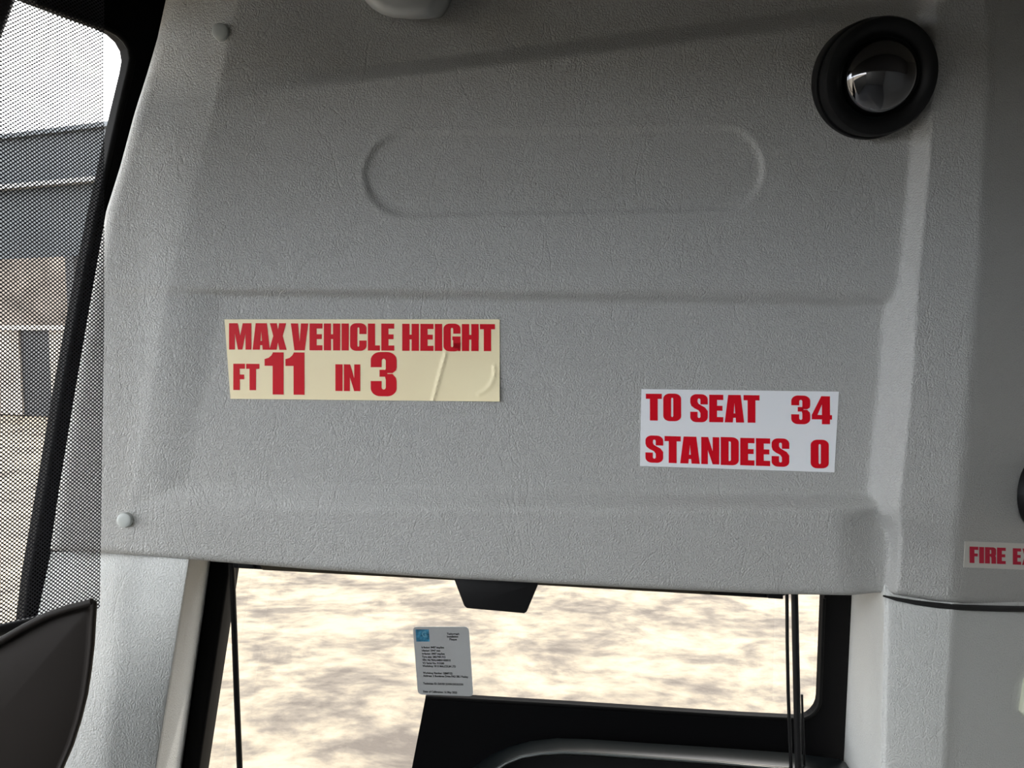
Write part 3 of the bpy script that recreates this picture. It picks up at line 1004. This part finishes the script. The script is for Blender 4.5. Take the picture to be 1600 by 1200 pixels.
o = prism('ivory_bracket', [(1608, 1064), (1597, 1114), (1611, 1128), (1708, 1132), (1708, 1059)], 0.842, 0.856, M_IVORY, bev=0.002)
tag(o, 'ivory plastic bracket with chamfered corner low on the corner pillar', 'bracket')

# hook at the top edge
def hook():
    d0 = surf(640, -30) + 0.004
    secs = []
    def outline(k):
        # k 0 base .. 1 front
        sc_ = [1.0, 1.0, 0.97, 0.90, 0.75][k]
        dd = [0.0, 0.022, 0.034, 0.040, 0.043][k]
        pts = []
        base = [(548, -80), (556, -30), (568, -2), (580, 12), (596, 22), (615, 28), (645, 30.5), (672, 29.5), (690, 27), (697, 18), (704, 4), (714, -30), (722, -80), (690, -110), (580, -110)]
        cx, cy = 636, -42
        for x, y in base:
            fx = x
            if x > 660 and k >= 1: fx = x - (18 * [0, 0.5, 1, 1, 1][k]) * (1 if y > -60 else 0.6)
            pts.append((cx + (fx - cx) * sc_, cy + (y - cy) * sc_, dd))
        return pts
    vs, fs = [], []
    n = 15
    for k in range(5):
        for x, y, dd in outline(k):
            vs.append(P(x, y, d0 - dd))
    for k in range(4):
        for i in range(n):
            fs.append((k * n + i, k * n + (i + 1) % n, (k + 1) * n + (i + 1) % n, (k + 1) * n + i))
    fs.append(tuple(range(n))); fs.append(tuple(range(4 * n, 5 * n)))
    o = link('grab_mount', vs, fs, M_SMOOTH)
    bm = bmesh.new(); bm.from_mesh(o.data)
    bmesh.ops.subdivide_edges(bm, edges=[], cuts=1)
    bm.to_mesh(o.data); bm.free()
    o.data.shade_smooth()
    return o
tag(hook(), 'rounded grey plastic mounting block at the top edge of header panel', 'mount')

# ------------------------------------------------------------------ cowl, lower left
def cowl():
    out = [(-220, 1150), (-120, 1072), (-40, 1020), (0, 1000), (40, 977), (75, 959), (110, 947), (135, 941), (147, 937), (151.5, 939), (152, 946), (150.5, 970), (148.5, 1005), (144, 1045), (138, 1085), (128, 1125), (116, 1163), (98, 1205), (60, 1265), (0, 1340), (-220, 1400)]
    cx, cy = -40, 1160
    root = empty('plastic_cowl', P(-40, 1300, 0.62))
    rows = []
    for s, d in [(1.0, 0.66), (1.0, 0.632), (0.992, 0.627), (0.965, 0.624), (0.945, 0.627), (0.935, 0.632), (0.91, 0.6315), (0.75, 0.629), (0.5, 0.627), (0.25, 0.626), (0.02, 0.6255)]:
        rr_ = [(cx + (x - cx) * s, cy + (y - cy) * s, d) for x, y in out]
        # right flank curls without a raised rim
        rows.append(rr_ + [rr_[0]])
    strip('shell', rows, M_COWL, root)
    rim = [P(cx + (x - cx) * 0.985, cy + (y - cy) * 0.985, 0.6265) for x, y in out[1:9]]
    tube('rim', rim, 0.0032, M_COWL, root, 10)
    return root
tag(cowl(), 'dark curved plastic cowl with raised rim, in front of the blind at lower left', 'cowl')

# ------------------------------------------------------------------ cabin shell (mostly out of view)
CE = 0.60
def shell():
    o = box('ceiling', -0.15, 1.6, -2.6, 1.05, CE, CE + 0.04, M_LINER); tag(o, kind='structure')
    o = box('floor', -1.7, 1.6, -2.6, 1.05, -1.56, -1.5, M_DARKL); tag(o, kind='structure')
    o = box('wall_right', 1.15, 1.2, -2.6, 1.05, -1.5, CE, M_LINER); tag(o, kind='structure')
    o = box('wall_back', -1.2, -0.3, -2.65, -2.6, -1.5, CE, M_LINER); tag(o, kind='structure')
    o = box('wall_rear', -0.3, 1.2, -2.65, -2.6, -1.5, CE, M_LINER); tag(o, kind='structure')
    # added lip, out of view, that shades the top of the header panel
    o = box('shade_lip', -1.0, 1.15, 0.16, 0.30, 0.29, CE, M_DARKL, bev=0.02); tag(o, kind='structure')
    # outer body behind the header panel, and below the window
    o = prism('wall_front', [(262, -260), (1750, -260), (1750, 850), (300, 850)], 0.99, 1.02, M_OUT); tag(o, kind='structure')
    # left wall behind the angled window: low wall, top rail, posts
    o = box('wall_left', -1.22, -1.18, -2.6, -0.05, -1.5, -0.05, M_LINER); tag(o, kind='structure')
    #o = box('trim_1', -1.22, -1.18, -2.6, -0.05, 0.40, CE, M_LINER); tag(o, kind='structure')
    #o = box('trim_2', -1.23, -1.15, -1.5, -1.4, -0.35, 0.40, M_DARKL); tag(o, kind='structure')
    o = box('trim_1', -1.7, -0.15, 0.0, 1.05, CE, CE + 0.04, M_LINER); tag(o, kind='structure')
    # added glazed roof edge, unseen, letting sky light onto the panel
    cv = [(-1.2 + 1.05 * (1 - math.cos(a)), -0.05 + 0.65 * math.sin(a)) for a in [math.radians(v) for v in range(0, 91, 10)]]
    vs = [W(x, d, u) for x, u in cv for d in (-2.6, 0.0)]
    fs = [(2 * i, 2 * i + 1, 2 * i + 3, 2 * i + 2) for i in range(len(cv) - 1)]
    o = link('light_cove', vs, fs, M_GLASS2); tag(o, kind='structure')
    #o = box('light_cove', -1.205, -1.20, -2.6, -0.05, -0.35, 0.40, M_GLASS2); tag(o, kind='structure')
shell()

# ------------------------------------------------------------------ outside
def ground():
    n = 60
    vs, fs = [], []
    for i in range(n + 1):
        for j in range(n + 1):
            s = (i / n * 2 - 1); t = (j / n * 2 - 1)
            x = 90 * s * abs(s) + 0; y = 90 * t * abs(t)
            z = 0.04 * math.sin(x * 1.3 + 0.5) * math.cos(y * 0.9) if abs(x) < 40 and abs(y) < 40 else 0
            vs.append((x, y, z - 0.04)); 
    for i in range(n):
        for j in range(n):
            a = i * (n + 1) + j
            fs.append((a, a + n + 1, a + n + 2, a + 1))
    o = link('ground', vs, fs, M_GROUND)
    o.data.shade_smooth()
    tag(o, kind='structure')
ground()

M_CLAD = mat('pale corrugated steel', (0.085, 0.095, 0.105), 0.6, vary=(0.6, 0.1))
M_CONC = mat('concrete', (0.30, 0.27, 0.24), 0.9, vary=(1.5, 0.3), bump=(20, 0.5, 0.02))
M_HEAP = mat('rubble', (0.72, 0.58, 0.50), 0.95, vary=(2.2, 0.5), bump=(6, 1.0, 0.1))
M_DKS = mat('dark steel', (0.05, 0.05, 0.052), 0.6)

def barn():
    """open-fronted shed standing across the yard, drawing nearer towards the right"""
    g = P(0, 650, 1.0) - EYE
    ang = math.radians(-20)
    t = CAM_Z / -g.z
    base = EYE + g * t
    base.z = 0
    ex = Vector((math.cos(ang), math.sin(ang), 0)); ey = Vector((-math.sin(ang), math.cos(ang), 0)); ez = Vector((0, 0, 1))
    root = empty('yard_shed', base)
    def bx(name, a0, a1, b0, b1, c0, c1, m, parent=root):
        v = [base + ex * a + ey * b + ez * c for a in (a0, a1) for b in (b0, b1) for c in (c0, c1)]
        f = [(0, 1, 3, 2), (4, 6, 7, 5), (0, 4, 5, 1), (2, 3, 7, 6), (0, 2, 6, 4), (1, 5, 7, 3)]
        return link(name, v, f, m, parent if isinstance(parent, bpy.types.Object) and parent is root else parent)
    # corrugated cladding band
    n = 90
    vs, fs = [], []
    a0, a1 = -2.0, 14.0
    for i in range(n * 2 + 1):
        a = lerp(a0, a1, i / (n * 2)); b = 0.05 if i % 2 else -0.02
        for c in (3.7, 6.4): vs.append(base + ex * a + ey * b + ez * c)
    for i in range(n * 2): fs.append((2 * i, 2 * i + 2, 2 * i + 3, 2 * i + 1))
    link('cladding', vs, fs, M_CLAD, root)
    bx('roof', a0 - .2, a1 + .2, -0.1, 1.0, 6.4, 6.5, M_CLAD)
    bx('gutter', a0, a1, -0.22, -0.02, 5.25, 5.35, mat('light gutter', (0.24, 0.24, 0.24), 0.5))
    bx('back_wall', a0, a1, 8.8, 9, 0, 6.4, M_CONC)
    for a in (a0, a1):
        bx('end_wall', a - 0.1, a + 0.1, 0.1, 9, 0, 6.4, M_CONC)
    for a in (-1.9, 2.6, 6, 8.8):
        bx('post', a - 0.12, a + 0.12, -0.1, 0.14, 0, 3.7, M_DKS)
    bx('concrete_wall', a0, 0.35, 0.3, 0.6, 0, 2.05, M_CONC)
    bx('concrete_wall', 1.35, a1, 0.3, 0.6, 0, 2.05, M_CONC)
    bx('coping', a0, a1, 0.25, 0.65, 2.05, 2.16, mat('pale coping', (0.6, 0.57, 0.52), 0.8))
    bx('metal_door', 0.35, 1.35, 0.35, 0.45, 0, 2.05, M_DKS)
    return root, base, ex, ey
shed, SB, SX, SY = barn()
tag(shed, 'pale corrugated steel shed with open front, seen through the perforated blind', 'shed')

def heap():
    vs, fs = [], []
    n = 28
    rnd = random.Random(3)
    for i in range(n + 1):
        for j in range(n + 1):
            a = lerp(-1.8, 13.5, i / n); b = lerp(1, 7, j / n)
            z = 4.6 * math.sin(math.pi * j / n) ** 0.7 * (0.8 + 0.2 * math.sin(a * 0.9)) * (1 - abs((a - 6) / 8.2) ** 6)
            z += rnd.uniform(-0.15, 0.15)
            vs.append(SB + SX * a + SY * b + Vector((0, 0, max(0, z))))
    for i in range(n):
        for j in range(n):
            q = i * (n + 1) + j
            fs.append((q, q + n + 1, q + n + 2, q + 1))
    o = link('rubble_heap', vs, fs, M_HEAP)
    return tag(o, 'brown rubble heap piled inside the open yard shed', 'rubble', kind='stuff')
heap()

# dark mirror arm outside, top left corner
a = on_plane(14, -40, -0.10); b = on_plane(-30, 90, -0.10)
def arm():
    pts = [(60, -120), (27, 0), (-3, 80), (-25, 125), (-55, 90), (-30, -120)]
    vs = [on_plane(x, y, -0.06) for x, y in pts]
    n = len(vs)
    vs += [v - NRM * 0.05 for v in vs]
    fs = [tuple(range(n)), tuple(range(2 * n - 1, n - 1, -1))] + [(i, i + n, (i + 1) % n + n, (i + 1) % n) for i in range(n)]
    o = link('mirror_housing', vs, fs, mat('dark brown black plastic', (0.012, 0.008, 0.008), 0.5))
    bevel(o, 0.008)
    return o
tag(arm(), 'dark exterior mirror housing outside the side window, behind the blind top', 'mirror')
